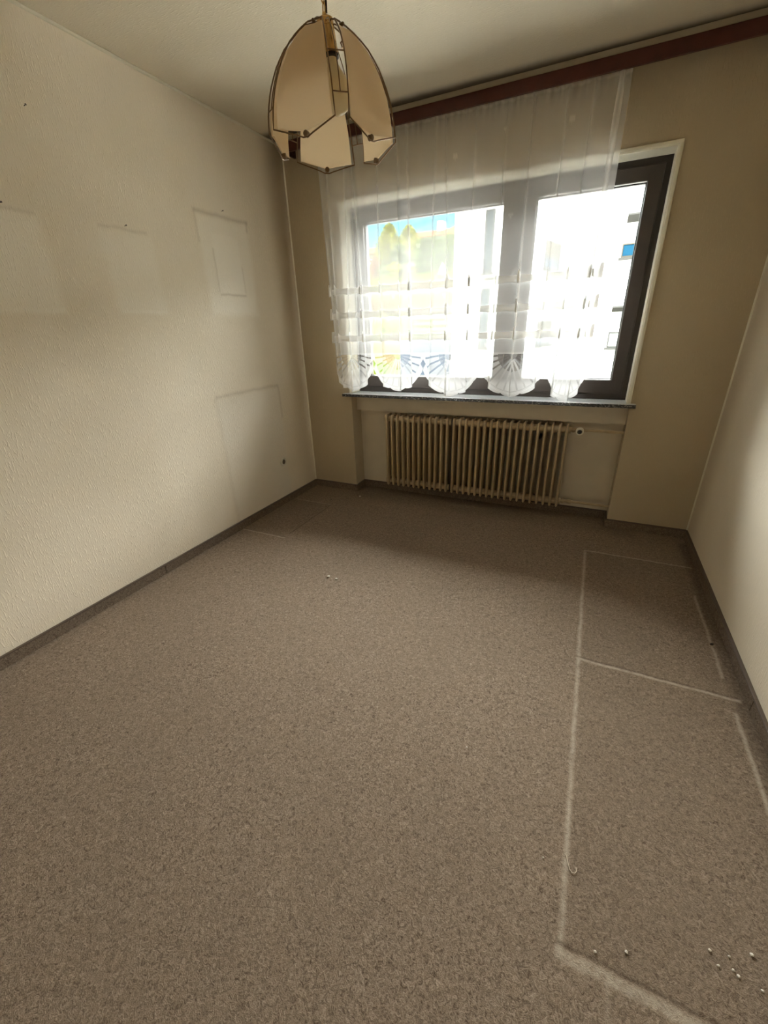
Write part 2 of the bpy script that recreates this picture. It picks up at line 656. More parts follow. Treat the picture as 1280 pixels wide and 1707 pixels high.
struct('floor', MB().box((-T, YB-T, -0.15), (W+T, T, 0.0)), M_CARPET, 'brown speckled fitted carpet with furniture prints', 'floor')
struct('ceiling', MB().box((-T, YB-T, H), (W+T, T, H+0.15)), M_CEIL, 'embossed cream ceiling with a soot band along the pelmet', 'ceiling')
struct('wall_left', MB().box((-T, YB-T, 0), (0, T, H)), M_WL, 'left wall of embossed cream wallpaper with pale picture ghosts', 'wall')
struct('wall_right', MB().box((W, YB-T, 0), (W+T, T, H)), M_WR, 'right wall of embossed cream wallpaper', 'wall')
struct('wall_rear', MB().box((0, YB-T, 0), (W, YB, H)), M_WR, 'plain cream wall behind the camera', 'wall')
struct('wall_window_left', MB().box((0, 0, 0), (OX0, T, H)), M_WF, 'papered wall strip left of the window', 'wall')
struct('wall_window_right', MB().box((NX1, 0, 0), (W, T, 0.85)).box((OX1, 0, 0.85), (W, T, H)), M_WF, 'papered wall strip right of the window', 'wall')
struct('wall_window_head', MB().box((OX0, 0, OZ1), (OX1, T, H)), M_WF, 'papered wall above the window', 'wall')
struct('wall_niche', MB().box((OX0, NY, 0), (NX1, T, 0.70)), M_NICHE, 'pale painted back of the radiator niche', 'wall')
struct('wall_sill_support', MB().box((OX0, 0.085, 0.70), (NX1, T, 0.826)), M_NICHE, 'pale painted ledge under the window sill', 'wall')

# window reveal lining and beads
tr = MB()
tr.box((OX0, -0.006, 0.85), (OX0+0.010, 0.125, OZ1), 0.003)
tr.box((OX0-0.014, -0.010, 0.85), (OX0+0.004, 0.002, OZ1+0.012), 0.004)
struct('trim_1', tr, M_TRIM, 'cream lining of the left window reveal', 'trim')
tr = MB()
tr.box((OX1-0.010, -0.006, 0.85), (OX1, 0.125, OZ1), 0.003)
tr.box((OX1-0.004, -0.010, 0.85), (OX1+0.014, 0.002, OZ1+0.012), 0.004)
struct('trim_2', tr, M_TRIM, 'cream lining of the right window reveal', 'trim')
tr = MB()
tr.box((OX0, -0.006, OZ1-0.010), (OX1, 0.125, OZ1), 0.003)
tr.box((OX0-0.014, -0.011, OZ1-0.004), (OX1+0.014, 0.002, OZ1+0.014), 0.004)
struct('trim_3', tr, M_TRIM, 'cream lining of the window head', 'trim')
# thin pale joints in the corners
struct('trim_4', MB().tube([(0.004, YB, H-0.004), (0.004, 0, H-0.004)], 0.008, 8), M_TRIM, 'pale bead between left wall and ceiling', 'trim')
struct('trim_5', MB().tube([(0.002, -0.002, 0.06), (0.002, -0.002, H)], 0.006, 8), M_TRIM, 'pale bead in the left window corner', 'trim')
struct('trim_6', MB().tube([(W-0.002, -0.002, 0.06), (W-0.002, -0.002, H)], 0.006, 8), M_TRIM, 'pale bead in the right window corner', 'trim')


# skirting: carpet strip with a dark top profile
def skirting(name, runs, label):
    a, b = MB(), MB()
    for (lo, hi) in runs:
        a.box((lo[0], lo[1], 0), (hi[0], hi[1], 0.053), 0.002)
        ex = 0.0015
        b.box((lo[0]-ex, lo[1]-ex, 0.053), (hi[0]+ex, hi[1]+ex, 0.060), 0.0015)
    o = struct(name, a, M_SKIRT, label, 'skirting')
    b.build('top_strip', M_SKIRTTOP, o)
    return o


s = 0.012
skirting('baseboard_left', [((0.0, YB, 0), (s, -1.655, 0)), ((0.0, -1.652, 0), (s, 0, 0))], 'carpet skirting along the left wall')
skirting('baseboard_right', [((W-s, YB, 0), (W, -1.480, 0)), ((W-s, -1.477, 0), (W, -0.42, 0)), ((W-s, -0.417, 0), (W, 0, 0))], 'carpet skirting along the right wall')
skirting('baseboard_window', [((0, -s, 0), (OX0, 0, 0)), ((OX0-0.001, -s, 0), (OX0+s, NY, 0)), ((OX0, NY-s, 0), (NX1, NY, 0)),
                              ((NX1-s, -s, 0), (NX1+0.001, NY, 0)), ((NX1, -s, 0), (W, 0, 0))], 'carpet skirting along the window wall and niche')

# ------------------------------------------------------------------ window
FY0, FY1 = 0.135, 0.215
win = empty('window_1', 'dark brown two-part window behind the sheer curtain', 'window', (1.42, 0.17, 0.85), kind='structure')


def wpart(mb, name, m, parent):
    o = mb.build(name, m, parent)
    o.matrix_parent_inverse = parent.matrix_world.inverted()
    return o


def part(mb, name, m, parent, smooth=False):
    bpy.context.view_layer.update()
    o = mb.build(name, m, parent, smooth)
    o.matrix_parent_inverse = parent.matrix_world.inverted()
    return o


def ring(x0, x1, z0, z1, w, y0, y1, bev=0.004, wb=None):
    wb = w if wb is None else wb
    m = MB()
    m.box((x0, y0, z0), (x0+w, y1, z1), bev).box((x1-w, y0, z0), (x1, y1, z1), bev)
    m.box((x0+w*0.8, y0+0.0005, z0), (x1-w*0.8, y1, z0+wb), bev).box((x0+w*0.8, y0+0.0005, z1-w), (x1-w*0.8, y1, z1), bev)
    return m


ZS = 0.85
fr = ring(OX0+0.005, OX1-0.005, ZS, OZ1-0.005, 0.055, FY0, FY1, 0.004, 0.06)
fr.box((1.60, FY0, ZS), (1.665, FY1, OZ1-0.01), 0.004)
part(fr, 'window_frame', M_FRAME, win)
for (x0, x1) in ((0.475, 1.608), (1.657, 2.372)):
    sash = part(ring(x0, x1, ZS+0.038, OZ1-0.040, 0.073, FY0-0.022, FY1-0.01, 0.006, 0.088), 'sash', M_FRAME, win)
    gx0, gx1, gz0, gz1 = x0+0.068, x1-0.068, ZS+0.120, OZ1-0.108
    g = ring(gx0, gx1, gz0, gz1, 0.010, FY0+0.010, FY0+0.03, 0.0)
    part(g, 'gasket', M_GASKET, sash)
    part(MB().box((gx0+0.004, FY0+0.018, gz0+0.004), (gx1-0.004, FY0+0.022, gz1-0.004)), 'pane', M_GLASS, sash)

sill = MB()
sill.box((0.372, -0.038, 0.826), (2.455, -0.001, 0.850), 0.003)
sill.box((OX0+0.001, -0.006, 0.826), (OX1-0.001, 0.20, 0.850), 0.001)
sill_edge = MB().box((0.372, -0.0385, 0.8265), (2.455, -0.0375, 0.8475))
so = sill.build('window_sill', M_SILL)
sill_edge.build('front_edge', M_SILLEDGE, so)
tag(so, 'speckled grey stone window sill above the radiator', 'window sill')

# ------------------------------------------------------------------ radiator
rad = empty('radiator', 'beige ribbed column radiator in the niche under the window', 'radiator', (1.42, 0.055, 0.09))
N = 30
RX0, RX1 = 0.735, 2.088
ry0, ry1 = -0.002, 0.118
rz0, rz1 = 0.092, 0.692
pitch = (RX1-RX0-0.010)/(N-1)


def section_mesh():
    m = MB()
    hw = 0.0105
    # two flat columns, front and back, with rounded ends, joined at the top and bottom heads
    def col(yc, d):
        n = 10
        prof = []
        for j in range(n):
            a = 2*PI*j/n
            prof.append((hw*math.copysign(abs(math.cos(a))**0.7, math.cos(a)), yc + d*math.copysign(abs(math.sin(a))**0.8, math.sin(a))))
        zs = [(rz0, 0.45), (rz0+0.010, 0.8), (rz0+0.028, 1), (rz1-0.028, 1), (rz1-0.010, 0.85), (rz1, 0.5)]
        rings = []
        for z, sc_ in zs:
            rings.append([m.b.verts.new((x*sc_, yc+(y-yc)*sc_, z)) for x, y in prof])
        for A, B in zip(rings, rings[1:]):
            for j in range(n):
                m.b.faces.new((A[j], A[(j+1) % n], B[(j+1) % n], B[j]))
        m.b.faces.new(rings[0][::-1])
        m.b.faces.new(rings[-1])
    col(ry0+0.029, 0.029)
    col(ry1-0.029, 0.029)
    yc = (ry0+ry1)/2
    for z0, z1 in ((rz0+0.004, rz0+0.060), (rz1-0.064, rz1-0.004)):
        m.box((-hw*0.85, ry0+0.008, z0), (hw*0.85, ry1-0.008, z1), 0.007, 3)
    for zc in (rz0+0.036, rz1-0.038):
        m.lathe([(0.024, -pitch/2), (0.024, pitch/2)], 14, Matrix.Translation((0, yc-0.012, zc)) @ Matrix.Rotation(PI/2, 4, 'Y'))
    return m


first = part(section_mesh(), 'radiator_section', M_RAD, rad, True)
bpy.context.view_layer.update()
for i in range(N):
    x = RX0 + 0.005 + i*pitch + (0.004 if i >= 12 else -0.001)
    o = first if i == 0 else first.copy()
    if i: COL.objects.link(o)
    o.parent = rad
    o.matrix_parent_inverse = rad.matrix_world.inverted()
    o.location = (x, 0, 0)
yc = (ry0+ry1)/2 - 0.012
# dark joint between the two blocks of sections
part(MB().box((RX0+12*pitch-0.010, ry0+0.012, rz0+0.02), (RX0+12*pitch-0.002, ry1-0.01, rz1-0.006), 0.002), 'block_joint', M_RADDARK, rad)
# plugs at the left end
for zc in (rz0+0.036, rz1-0.038):
    part(MB().lathe([(0.0, -0.020), (0.010, -0.020), (0.012, -0.012), (0.021, -0.010), (0.021, 0)], 12, Matrix.Translation((RX0-0.006, yc, zc)) @ Matrix.Rotation(PI/2, 4, 'Y')), 'end_plug', M_RAD, rad, True)
# supply: valve with dark-capped head and pipe to the right
zv = rz1-0.036
v = MB()
v.tube([(RX1+0.006, yc, zv), (RX1+0.035, yc, zv)], 0.014, 10)
v.tube([(RX1+0.030, yc, zv), (RX1+0.046, yc, zv)], 0.019, 6)
v.tube([(RX1+0.046, yc, zv), (RX1+0.105, yc, zv)], 0.015, 12)
valve = part(v, 'valve', M_RAD, rad, True)
vx = RX1+0.078
part(MB().lathe([(0.016, 0.0), (0.023, 0.008), (0.025, 0.016), (0.025, 0.040), (0.021, 0.048), (0.0, 0.048)], 18, Matrix.Translation((vx, yc-0.006, zv)) @ Matrix.Rotation(PI/2, 4, 'X')), 'valve_head', M_WHITE, valve, True)
part(MB().lathe([(0.0, 0.0), (0.013, 0.0), (0.015, 0.004), (0.010, 0.014), (0.0, 0.014)], 14, Matrix.Translation((vx, yc-0.054, zv)) @ Matrix.Rotation(PI/2, 4, 'X')), 'valve_cap', M_DARK, valve, True)
part(MB().tube([(RX1+0.104, yc, zv), (NX1-0.001, yc, zv+0.001)], 0.0095, 10), 'supply_pipe', M_RAD, rad, True)
zl = rz0+0.042
v = MB()
v.tube([(RX1+0.006, yc, zl), (RX1+0.030, yc, zl)], 0.012, 10)
v.tube([(RX1+0.026, yc, zl), (RX1+0.044, yc, zl)], 0.018, 6)
v.tube([(RX1+0.044, yc, zl), (RX1+0.072, yc, zl)], 0.013, 12)
v.tube([(RX1+0.068, yc, zl), (RX1+0.094, yc, zl)], 0.017, 6)
part(v, 'return_union', M_RAD, rad, True)
part(MB().tube([(RX1+0.092, yc, zl), (NX1-0.001, yc, zl+0.001)], 0.0095, 10), 'return_pipe', M_RAD, rad, True)
for x in (RX0+3.5*pitch, RX0+25.5*pitch):
    for z0 in (rz0+0.012, rz1-0.12):
        part(MB().box((x-0.008, 0.06, z0), (x+0.008, NY-0.001, z0+0.018), 0.002), 'wall_bracket', M_RADDARK, rad)

# ------------------------------------------------------------------ power socket
ps = empty('power_socket', 'round cream power socket low on the left wall', 'socket', (0, -0.433, 0.352))
RY = Matrix.Translation((0, -0.433, 0.352)) @ Matrix.Rotation(PI/2, 4, 'Y')
part(MB().lathe([(0.036, 0.0), (0.036, 0.006), (0.032, 0.013), (0.022, 0.014), (0.021, 0.008), (0.0, 0.008)], 32, RY), 'cover', M_WHITE, ps, True)
sk = MB().lathe([(0.0205, 0.0081), (0.0205, 0.0086), (0.0, 0.0086)], 24, RY)
part(sk, 'insert', mat('socket_well', (0.16, 0.12, 0.075), 0.5), ps)
h = MB()
for dz in (-0.0095, 0.0095):
    h.lathe([(0.0035, 0.0086), (0.0035, 0.0092), (0.0, 0.0092)], 10, RY @ Matrix.Translation((dz, 0, 0)))
part(h, 'pin_hole', M_DARK, ps)

# ------------------------------------------------------------------ pelmet with rail
pel = empty('curtain_pelmet', 'long dark mahogany pelmet board below the ceiling over the window', 'pelmet', (1.4, -0.11, H))
PY = -0.125
PX0, PX1 = 0.10, 2.70
part(MB().box((PX0, PY-0.009, 2.414), (PX1, PY+0.009, 2.472), 0.002), 'pelmet_board', M_WOOD, pel)
for x in (PX0, PX1-0.016):
    part(MB().box((x, PY+0.009, 2.414), (x+0.016, -0.001, 2.472), 0.002), 'end_board', M_WOOD, pel)
part(MB().box((PX0+0.002, -0.126, 2.4725), (PX1-0.002, -0.020, 2.4995), 0.002), 'curtain_rail', M_RAIL, pel)

# ------------------------------------------------------------------ sheer curtain
cur = empty('sheer_curtain', 'white sheer curtain with three ruffles and a scalloped shell hem', 'curtain', (1.25, -0.085, 2.44))
X0, X1 = 0.352, 2.152
BND = [0.335, 0.689, 1.084, 1.494, 1.915, 2.160]
FOLDS = [0.385, 0.43, 0.51, 0.575, 0.64, 0.778, 0.914, 1.006, 1.137, 1.259, 1.404, 1.561, 1.703, 1.857, 1.965, 2.063, 2.12]
FAMP = [0.014, 0.011, 0.015, 0.012, 0.014, 0.0125, 0.0115, 0.0135, 0.012, 0.014, 0.012, 0.0125, 0.014, 0.012, 0.0135, 0.015, 0.013]
FW = [0.0065]*len(FOLDS)
rng = np.random.default_rng(3)
FSH = rng.uniform(-0.05, 0.05, len(FOLDS))      # how far a fold drifts towards the top
FTOP = rng.uniform(0.55, 1.5, len(FOLDS))


def fold_xy(S, Zc):
    """S: fabric coordinate in metres (baseline x), Zc: height; returns x, y of the cloth"""
    t = np.clip((2.44-Zc)/1.56, 0, 1)            # 0 at the top, 1 at the hem
    x = S.copy()
    y = np.full_like(S, -0.080)
    tp = np.clip(1-t, 0, 1)
    for f, a, w, sh, ft in zip(FOLDS, FAMP, FW, FSH, FTOP):
        fx = f + sh*tp**1.3
        amp = a*(0.75 + 0.45*np.sin(3.1*t + f*9)**2)*(1 + (ft-1)*tp)
        d = (S-fx)/w
        x = x - 1.0*amp*np.tanh(d)*np.exp(-((S-fx)/0.045)**2)
        y = y - 1.9*amp*np.exp(-(d/1.7)**2)
    y = y + 0.006*np.sin(S*21+0.7)*(0.4+0.6*t) + 0.004*np.sin(S*53+2*t)
    # gathered heading
    g = np.exp(-((2.435-Zc)/0.05)**2)
    y = y + g*0.006*np.sin(S*210)
    # lower left edge drifts out and in
    return x, y


def scallop(Sx):
    """hem height and normalised scallop coordinates"""
    k = np.clip(np.searchsorted(BND, Sx, side='right')-1, 0, 4)
    b = np.array(BND)
    xc = (b[k]+b[k+1])/2
    hw = (b[k+1]-b[k])/2
    q = (Sx-xc)/hw
    drop = np.array([0.272, 0.262, 0.286, 0.276, 0.293])[k]
    root = 1.152
    e = np.sqrt(np.clip(1-(q*0.925)**2, 0, 1))
    ang = np.arctan2(q*0.925, e)
    lob = np.abs(np.cos(ang*5.5))
    zb = root - drop*e*(1 - 0.06*(1-lob**0.5))
    return k, q, xc, hw, drop, root, zb


def curtain_mesh():
    nc = 1150
    S = np.linspace(X0, X1, nc)
    k, q, xc, hw, drop, root, zb = scallop(S)
    nu, nl = 110, 120
    ZT, ZM = 2.434, 1.152
    zu = np.linspace(ZT, ZM, nu)
    tl = np.linspace(0, 1, nl+1)[1:]
    rows = [np.full(nc, z) for z in zu] + [ZM + (zb-ZM)*t for t in tl]
    Zg = np.array(rows)
    Sg = np.tile(S, (len(rows), 1))
    x, y = fold_xy(Sg, Zg)
    # top edge sags a little between the hooks
    top = np.exp(-((ZT-Zg)/0.04)**2)
    Zo = Zg - top*0.006*np.abs(np.sin(Sg*27))
    # threads per area
    d = np.full_like(Zg, 0.40)
    d = d + 0.14*np.clip((0.66-Sg)/0.15, 0, 1)
    d = np.where(Zg > ZT-0.022, 0.55, d)
    # embroidered fans
    Q = (Sg-xc[None, :])/hw[None, :]*0.925
    V = (root-Zg)/drop[None, :]
    rho = np.sqrt(Q**2+V**2)
    th = np.arctan2(Q, V)
    low = Zg < ZM
    nr = 13
    ph = th/PI*nr
    dist = np.abs(ph-np.round(ph))*PI/nr*rho*0.21     # metres from the nearest ray
    ray = dist < 0.0042
    side = np.clip((np.abs(th)-0.55)/0.35, 0, 1)      # open rays towards the sides, close work at the bottom
    panel = np.where(rho > 0.42, 0.52, 0.26)
    close = np.clip((V-0.45)/0.25, 0, 1)
    panel = np.maximum(panel, 0.26+0.56*close)
    dl = np.where(ray & (rho > 0.15) & (rho < 0.86), 0.10*side + 0.62*(1-side), panel)
    dl = np.where(np.abs(rho-0.875) < 0.008, 0.62, dl)
    dl = np.where(rho > 0.885, 0.82, dl)
    dl = np.where(np.abs(rho-0.925) < 0.006, 0.95, dl)
    # little open lozenges between neighbouring shells
    bn = np.array(BND[1:5])
    db = np.min(np.abs(Sg[..., None]-bn[None, None, :]), axis=2)
    loz = (db/0.018 + np.abs(Zg-1.085)/0.032) < 1
    lozr = (db/0.027 + np.abs(Zg-1.085)/0.047) < 1
    dl = np.where(lozr, 0.62, dl)
    dl = np.where(loz, 0.06, dl)
    d = np.where(low, dl, d)
    d = np.where(np.abs(Zg-ZM) < 0.0035, 0.6, d)
    # small hearts woven at random into the plain cloth
    for (hx, hz) in ((0.62, 1.50), (0.86, 1.52), (1.22, 1.51), (1.68, 1.47), (1.80, 1.35), (1.95, 1.72), (1.62, 1.90),
                     (1.90, 2.28), (1.55, 2.30), (1.28, 2.22), (0.75, 2.05), (1.05, 1.80), (1.45, 1.70), (1.52, 1.20), (1.99, 1.20)):
        u = (Sg-hx)/0.013
        v_ = (Zg-hz)/0.013
        hh = (u**2+(v_-0.6*np.sqrt(np.abs(u)))**2) < 0.9
        d = np.where(hh & (Zg > ZM), 0.5, d)
    nrw = len(rows)
    co = np.stack([x, y, Zo], axis=-1).reshape(-1, 3)
    idx = np.arange(nrw*nc).reshape(nrw, nc)
    f = np.stack([idx[:-1, :-1], idx[:-1, 1:], idx[1:, 1:], idx[1:, :-1]], axis=-1).reshape(-1, 4)
    return co, f, d.reshape(-1)


def np_mesh(name, co, f, dens, m, parent):
    me = bpy.data.meshes.new(name)
    me.vertices.add(len(co))
    me.vertices.foreach_set('co', np.ascontiguousarray(co, dtype=np.float32).ravel())
    me.loops.add(f.size)
    me.loops.foreach_set('vertex_index', np.ascontiguousarray(f, dtype=np.int32).ravel())
    me.polygons.add(len(f))
    me.polygons.foreach_set('loop_start', np.arange(0, f.size, 4, dtype=np.int32))
    me.polygons.foreach_set('use_smooth', np.ones(len(f), dtype=bool))
    me.update(calc_edges=True)
    at = me.attributes.new('thread', 'FLOAT', 'POINT')
    at.data.foreach_set('value', np.ascontiguousarray(dens, dtype=np.float32))
    me.materials.append(m)
    o = bpy.data.objects.new(name, me)
    COL.objects.link(o)
    bpy.context.view_layer.update()
    o.parent = parent
    o.matrix_parent_inverse = parent.matrix_world.inverted()
    return o


co, f, dens = curtain_mesh()
np_mesh('voile_panel', co, f, dens, M_SHEER, cur)
PINCH = np.array([0.36, 0.425, 0.51, 0.64, 0.778, 0.914, 1.006, 1.137, 1.259, 1.404, 1.561, 1.703, 1.857, 1.965, 2.063, 2.150])
for zb_, zt_ in ((1.549, 1.603), (1.393, 1.446), (1.236, 1.290)):
    nc = 900
    S = np.linspace(X0-0.012, X1+0.008, nc)
    k = np.clip(np.searchsorted(PINCH, S, side='right')-1, 0, len(PINCH)-2)
    u = np.clip((S-PINCH[k])/(PINCH[k+1]-PINCH[k]), 0, 1)
    sag = np.sin(PI*u)**0.6
    peak = np.exp(-(np.minimum(u, 1-u)*(PINCH[k+1]-PINCH[k])/0.006)**2)
    ztop = zt_ + 0.004 - 0.014*sag + 0.018*peak
    zbot = zb_ + 0.008*np.sin(PI*u)**2 - 0.003*peak
    nv = 14
    tt = np.linspace(0, 1, nv)[:, None]
    Zg = ztop[None, :]*(1-tt) + zbot[None, :]*tt
    Sg = np.tile(S, (nv, 1))
    x, y = fold_xy(Sg, Zg)
    puff = np.sin(PI*np.clip(u, 0, 1))[None, :]
    y = y - 0.004 - (0.010+0.010*puff)*np.sin(PI*(0.15+0.85*tt)*0.62) - 0.004*peak[None, :]
    d = np.full_like(Zg, 0.80)
    d = d + 0.25*peak[None, :]
    d = np.where(tt > 0.9, 0.8, d)
    co = np.stack([x, y, Zg], axis=-1).reshape(-1, 3)
    idx = np.arange(nv*nc).reshape(nv, nc)
    f = np.stack([idx[:-1, :-1], idx[:-1, 1:], idx[1:, 1:], idx[1:, :-1]], axis=-1).reshape(-1, 4)
    np_mesh('ruffle', co, f, d.reshape(-1), M_RUFFLE, cur)

# ------------------------------------------------------------------ pendant lamp
LX, LY = 1.455, -1.791
lamp = empty('pendant_lamp', 'brass wire pendant lamp with five beige glass petals on a chain', 'lamp', (LX, LY, H))
LC = Vector((LX, LY, 0))
view = math.atan2(LC.x-2.1736, -(LC.y+3.025))    # bearing helper for the turn of the petals
# direction from the lamp towards the camera
dcam = Vector((2.1736-LX, -3.025-LY, 0)).normalized()
a_cam = math.atan2(dcam.y, dcam.x)


def dirv(a):
    return Vector((math.cos(a), math.sin(a), 0))


PROF = [(0.00, 2.006, 0.052, 0.020), (0.12, 1.985, 0.075, 0.034), (0.25, 1.958, 0.097, 0.048), (0.40, 1.925, 0.116, 0.060),
        (0.55, 1.890, 0.130, 0.070), (0.70, 1.857, 0.139, 0.078), (0.85, 1.820, 0.145, 0.083), (1.00, 1.788, 0.146, 0.086)]


def prof(t):
    for A, B in zip(PROF, PROF[1:]):
        if t <= B[0]:
            k = (t-A[0])/(B[0]-A[0])
            return tuple(A[i]+(B[i]-A[i])*k for i in (1, 2, 3))
    return PROF[-1][1:]


def petal_outline(inset):
    """list of (r, tangential, z) round the petal, starting at the top right"""
    ts = [i/12 for i in range(13)]
    right, left = [], []
    for t in ts:
        z, r, hw = prof(t)
        right.append((r, hw-inset, z))
        left.append((r, -(hw-inset), z))
    zc, rc, hc = prof(1)
    tip = (rc-0.004, 0.0, 1.762+inset*1.1)
    return right, tip, left


def petal(a):
    d = dirv(a)
    tn = dirv(a+PI/2)

    def P(r, h, z):
        return LC + d*r + tn*h + Vector((0, 0, z))
    # wire round the petal
    right, tip, left = petal_outline(0.0)
    tipw = [(tip[0]-0.001, 0.020, tip[2]+0.006), (tip[0]-0.002, 0.007, tip[2]+0.001), (tip[0]-0.002, -0.007, tip[2]+0.001), (tip[0]-0.001, -0.020, tip[2]+0.006)]
    loop = right + tipw + left[::-1]
    top = [(0.022, 0.0, 2.022), (0.040, 0.0, 2.015)]
    w = MB()
    w.tube([P(*q) for q in loop], 0.0017, 6, closed=True)
    w.tube([P(*q) for q in top] + [P(0.052, 0.0, 2.007)], 0.0017, 6)
    w.tube([P(0.052, -0.020, 2.006), P(0.052, 0.020, 2.006)], 0.0017, 6)
    wo = part(w, 'wire_frame', M_WIRE, lamp, True)
    # bent glass
    g = MB()
    ins = 0.0105
    rows = []
    nh = 6
    ts = [0.05+i*0.95/12 for i in range(13)]
    for off in (0.004, 0.0):
        grid = []
        for t in ts:
            z, r, hw = prof(t)
            hw = max(0.008, hw-(0.004+0.0065*t))
            grid.append([g.b.verts.new(P(r-0.006+off-0.003*(1-abs(j/nh*2-1)), -hw+2*hw*j/nh, z)) for j in range(nh+1)])
        zc, rc, hc = prof(1)
        hw = hc-ins
        grid.append([g.b.verts.new(P(rc-0.009+off, -hw+2*hw*j/nh, zc-(zc-(1.762+ins*1.1))*(1-abs(j/nh*2-1)))) for j in range(nh+1)])
        rows.append(grid)
    A, B = rows
    for G, flip in ((A, False), (B, True)):
        for i in range(len(G)-1):
            for j in range(nh):
                q = [G[i][j], G[i][j+1], G[i+1][j+1], G[i+1][j]]
                if (q[0].co-q[3].co).length < 1e-6 or (q[1].co-q[2].co).length < 1e-6:
                    q = [x for n_, x in enumerate(q) if not (n_ == 3 and (q[0].co-q[3].co).length < 1e-6) and not (n_ == 2 and (q[1].co-q[2].co).length < 1e-6)]
                g.b.faces.new(q[::-1] if flip else q)
    n = len(A)
    def rim(G):
        return [G[0][j] for j in range(nh+1)] + [G[i][nh] for i in range(1, n)] + [G[n-1][j] for j in range(nh-1, -1, -1)] + [G[i][0] for i in range(n-2, 0, -1)]
    ra, rb = rim(A), rim(B)
    for i in range(len(ra)):
        j = (i+1) % len(ra)
        try:
            g.b.faces.new((ra[i], rb[i], rb[j], ra[j]))
        except ValueError:
            pass
    bmesh.ops.remove_doubles(g.b, verts=g.b.verts[:], dist=0.0003)
    go = part(g, 'glass_petal', M_SHADE, lamp, True)
    # clip discs that hold the glass
    for (r, z, rad_) in ((0.140, 1.770, 0.0065), (0.060, 2.001, 0.0038)):
        mt = Matrix.Translation(P(r, 0, z)) @ d.to_track_quat('Z', 'Y').to_matrix().to_4x4()
        part(MB().lathe([(0.0, -0.009), (rad_, -0.009), (rad_, 0.001), (rad_*0.7, 0.003), (0.0, 0.0035)], 14, mt), 'clip', M_CLIP, go, True)


def rib(a):
    d = dirv(a)
    w = MB()
    pts = [LC + d*0.020 + Vector((0, 0, 2.020))]
    for i in range(12):
        t = i*0.80/11
        z, r, hw = prof(t)
        pts.append(LC + d*(math.hypot(r, hw)*0.985) + Vector((0, 0, z)))
    w.tube(pts, 0.0013, 6)
    for t in (0.44, 0.80):
        z, r, hw = prof(t)
        p = []
        for s_ in (-1, 1):
            dd = dirv(a + s_*R(36))
            tt = dirv(a + s_*R(36) - s_*PI/2)
            p.append(LC + dd*r + tt*hw + Vector((0, 0, z)))
        w.tube([p[0], LC + d*(math.hypot(r, hw)*0.985) + Vector((0, 0, z)), p[1]], 0.0014, 6)
    part(w, 'rib', M_WIRE, lamp, True)


# the petal bearings, counted from the direction of the camera (turning clockwise seen from above is to the left)
for k in range(5):
    off = -27 + 72*k
    petal(a_cam + R(off))
for k in range(5):
    off = -27 + 36 + 72*k
    rib(a_cam + R(off))
TL = Matrix.Translation((LX, LY, 0))
part(MB().lathe([(0.0, 2.040), (0.005, 2.040), (0.006, 2.031), (0.014, 2.029), (0.022, 2.022), (0.023, 2.016), (0.021, 2.012), (0.0, 2.012)], 28, TL), 'cap', M_BRASS, lamp, True)
tilt = Matrix.Translation((LX, LY, 2.031)) @ Matrix.Rotation(R(7), 4, Vector((dcam.x, dcam.y, 0))) 
sock = part(MB().lathe([(0.0, 0.0), (0.014, 0.0), (0.020, -0.004), (0.0205, -0.070), (0.018, -0.072), (0.0, -0.071)], 24, tilt), 'socket', M_BRASS, lamp, True)
part(MB().lathe([(0.021, -0.068), (0.021, -0.074), (0.015, -0.075), (0.0, -0.075)], 24, tilt), 'socket_rim', M_DARK, sock, True)
bp = [(0.0, -0.072), (0.014, -0.072), (0.016, -0.085), (0.022, -0.098), (0.031, -0.113), (0.0365, -0.130), (0.0375, -0.145), (0.034, -0.162), (0.025, -0.176), (0.013, -0.183), (0.0, -0.185)]
part(MB().lathe(bp, 28, tilt), 'bulb', M_BULB, lamp, True)
ch = MB()
zc = 2.034
i = 0
while zc < H-0.045:
    u = Vector((1, 0, 0)) if i % 2 == 0 else Vector((0, 1, 0))
    a0 = dcam.orthogonal().normalized()
    u = Matrix.Rotation(a_cam + (0.4 if i % 2 == 0 else 0.4+PI/2), 3, 'Z') @ Vector((1, 0, 0))
    pts = []
    for j in range(14):
        t = 2*PI*j/14
        pts.append(LC + u*0.0065*math.cos(t) + Vector((0, 0, zc + 0.013 + 0.0135*math.sin(t))))
    ch.tube(pts, 0.0016, 6, closed=True)
    zc += 0.0225
    i += 1
part(ch, 'chain', M_BRASS, lamp, True)
cord = [LC + Vector((0.004*math.sin(q*2.2)+0.004, 0.004*math.cos(q*1.7), 2.04+q*(H-0.03-2.04)/24)) for q in range(25)]
part(MB().tube(cord, 0.0026, 8), 'cord', mat('brown_cord', (0.05, 0.025, 0.015), 0.6), lamp, True)
part(MB().lathe([(0.0, H-0.001), (0.05, H-0.001), (0.05, H-0.010), (0.035, H-0.028), (0.010, H-0.036), (0.0, H-0.036)], 28, TL), 'ceiling_rose', M_BRASS, lamp, True)


# ------------------------------------------------------------------ small things left behind
def nail(y, z, label):
    m = MB().tube([(-0.004, y, z), (0.012, y, z+0.003)], 0.0012, 8)
    m.lathe([(0.0, 0.0), (0.0035, 0.0), (0.0035, 0.0012), (0.0, 0.0012)], 10, Matrix.Translation((0.012, y, z+0.003)) @ Matrix.Rotation(PI/2, 4, 'Y'))
    o = m.build('nail', M_STEEL)
    tag(o, label, 'nail', 'nails left in the left wall')


nail(-0.682, 2.006, 'small nail above the double-framed picture ghost nearest the window')
nail(-1.363, 1.826, 'small nail above the middle picture ghost on the left wall')
nail(-1.882, 1.821, 'small nail above the picture ghost at the left edge of the photo')
nail(-1.679, 2.174, 'small nail highest on the left wall, below the ceiling bead')


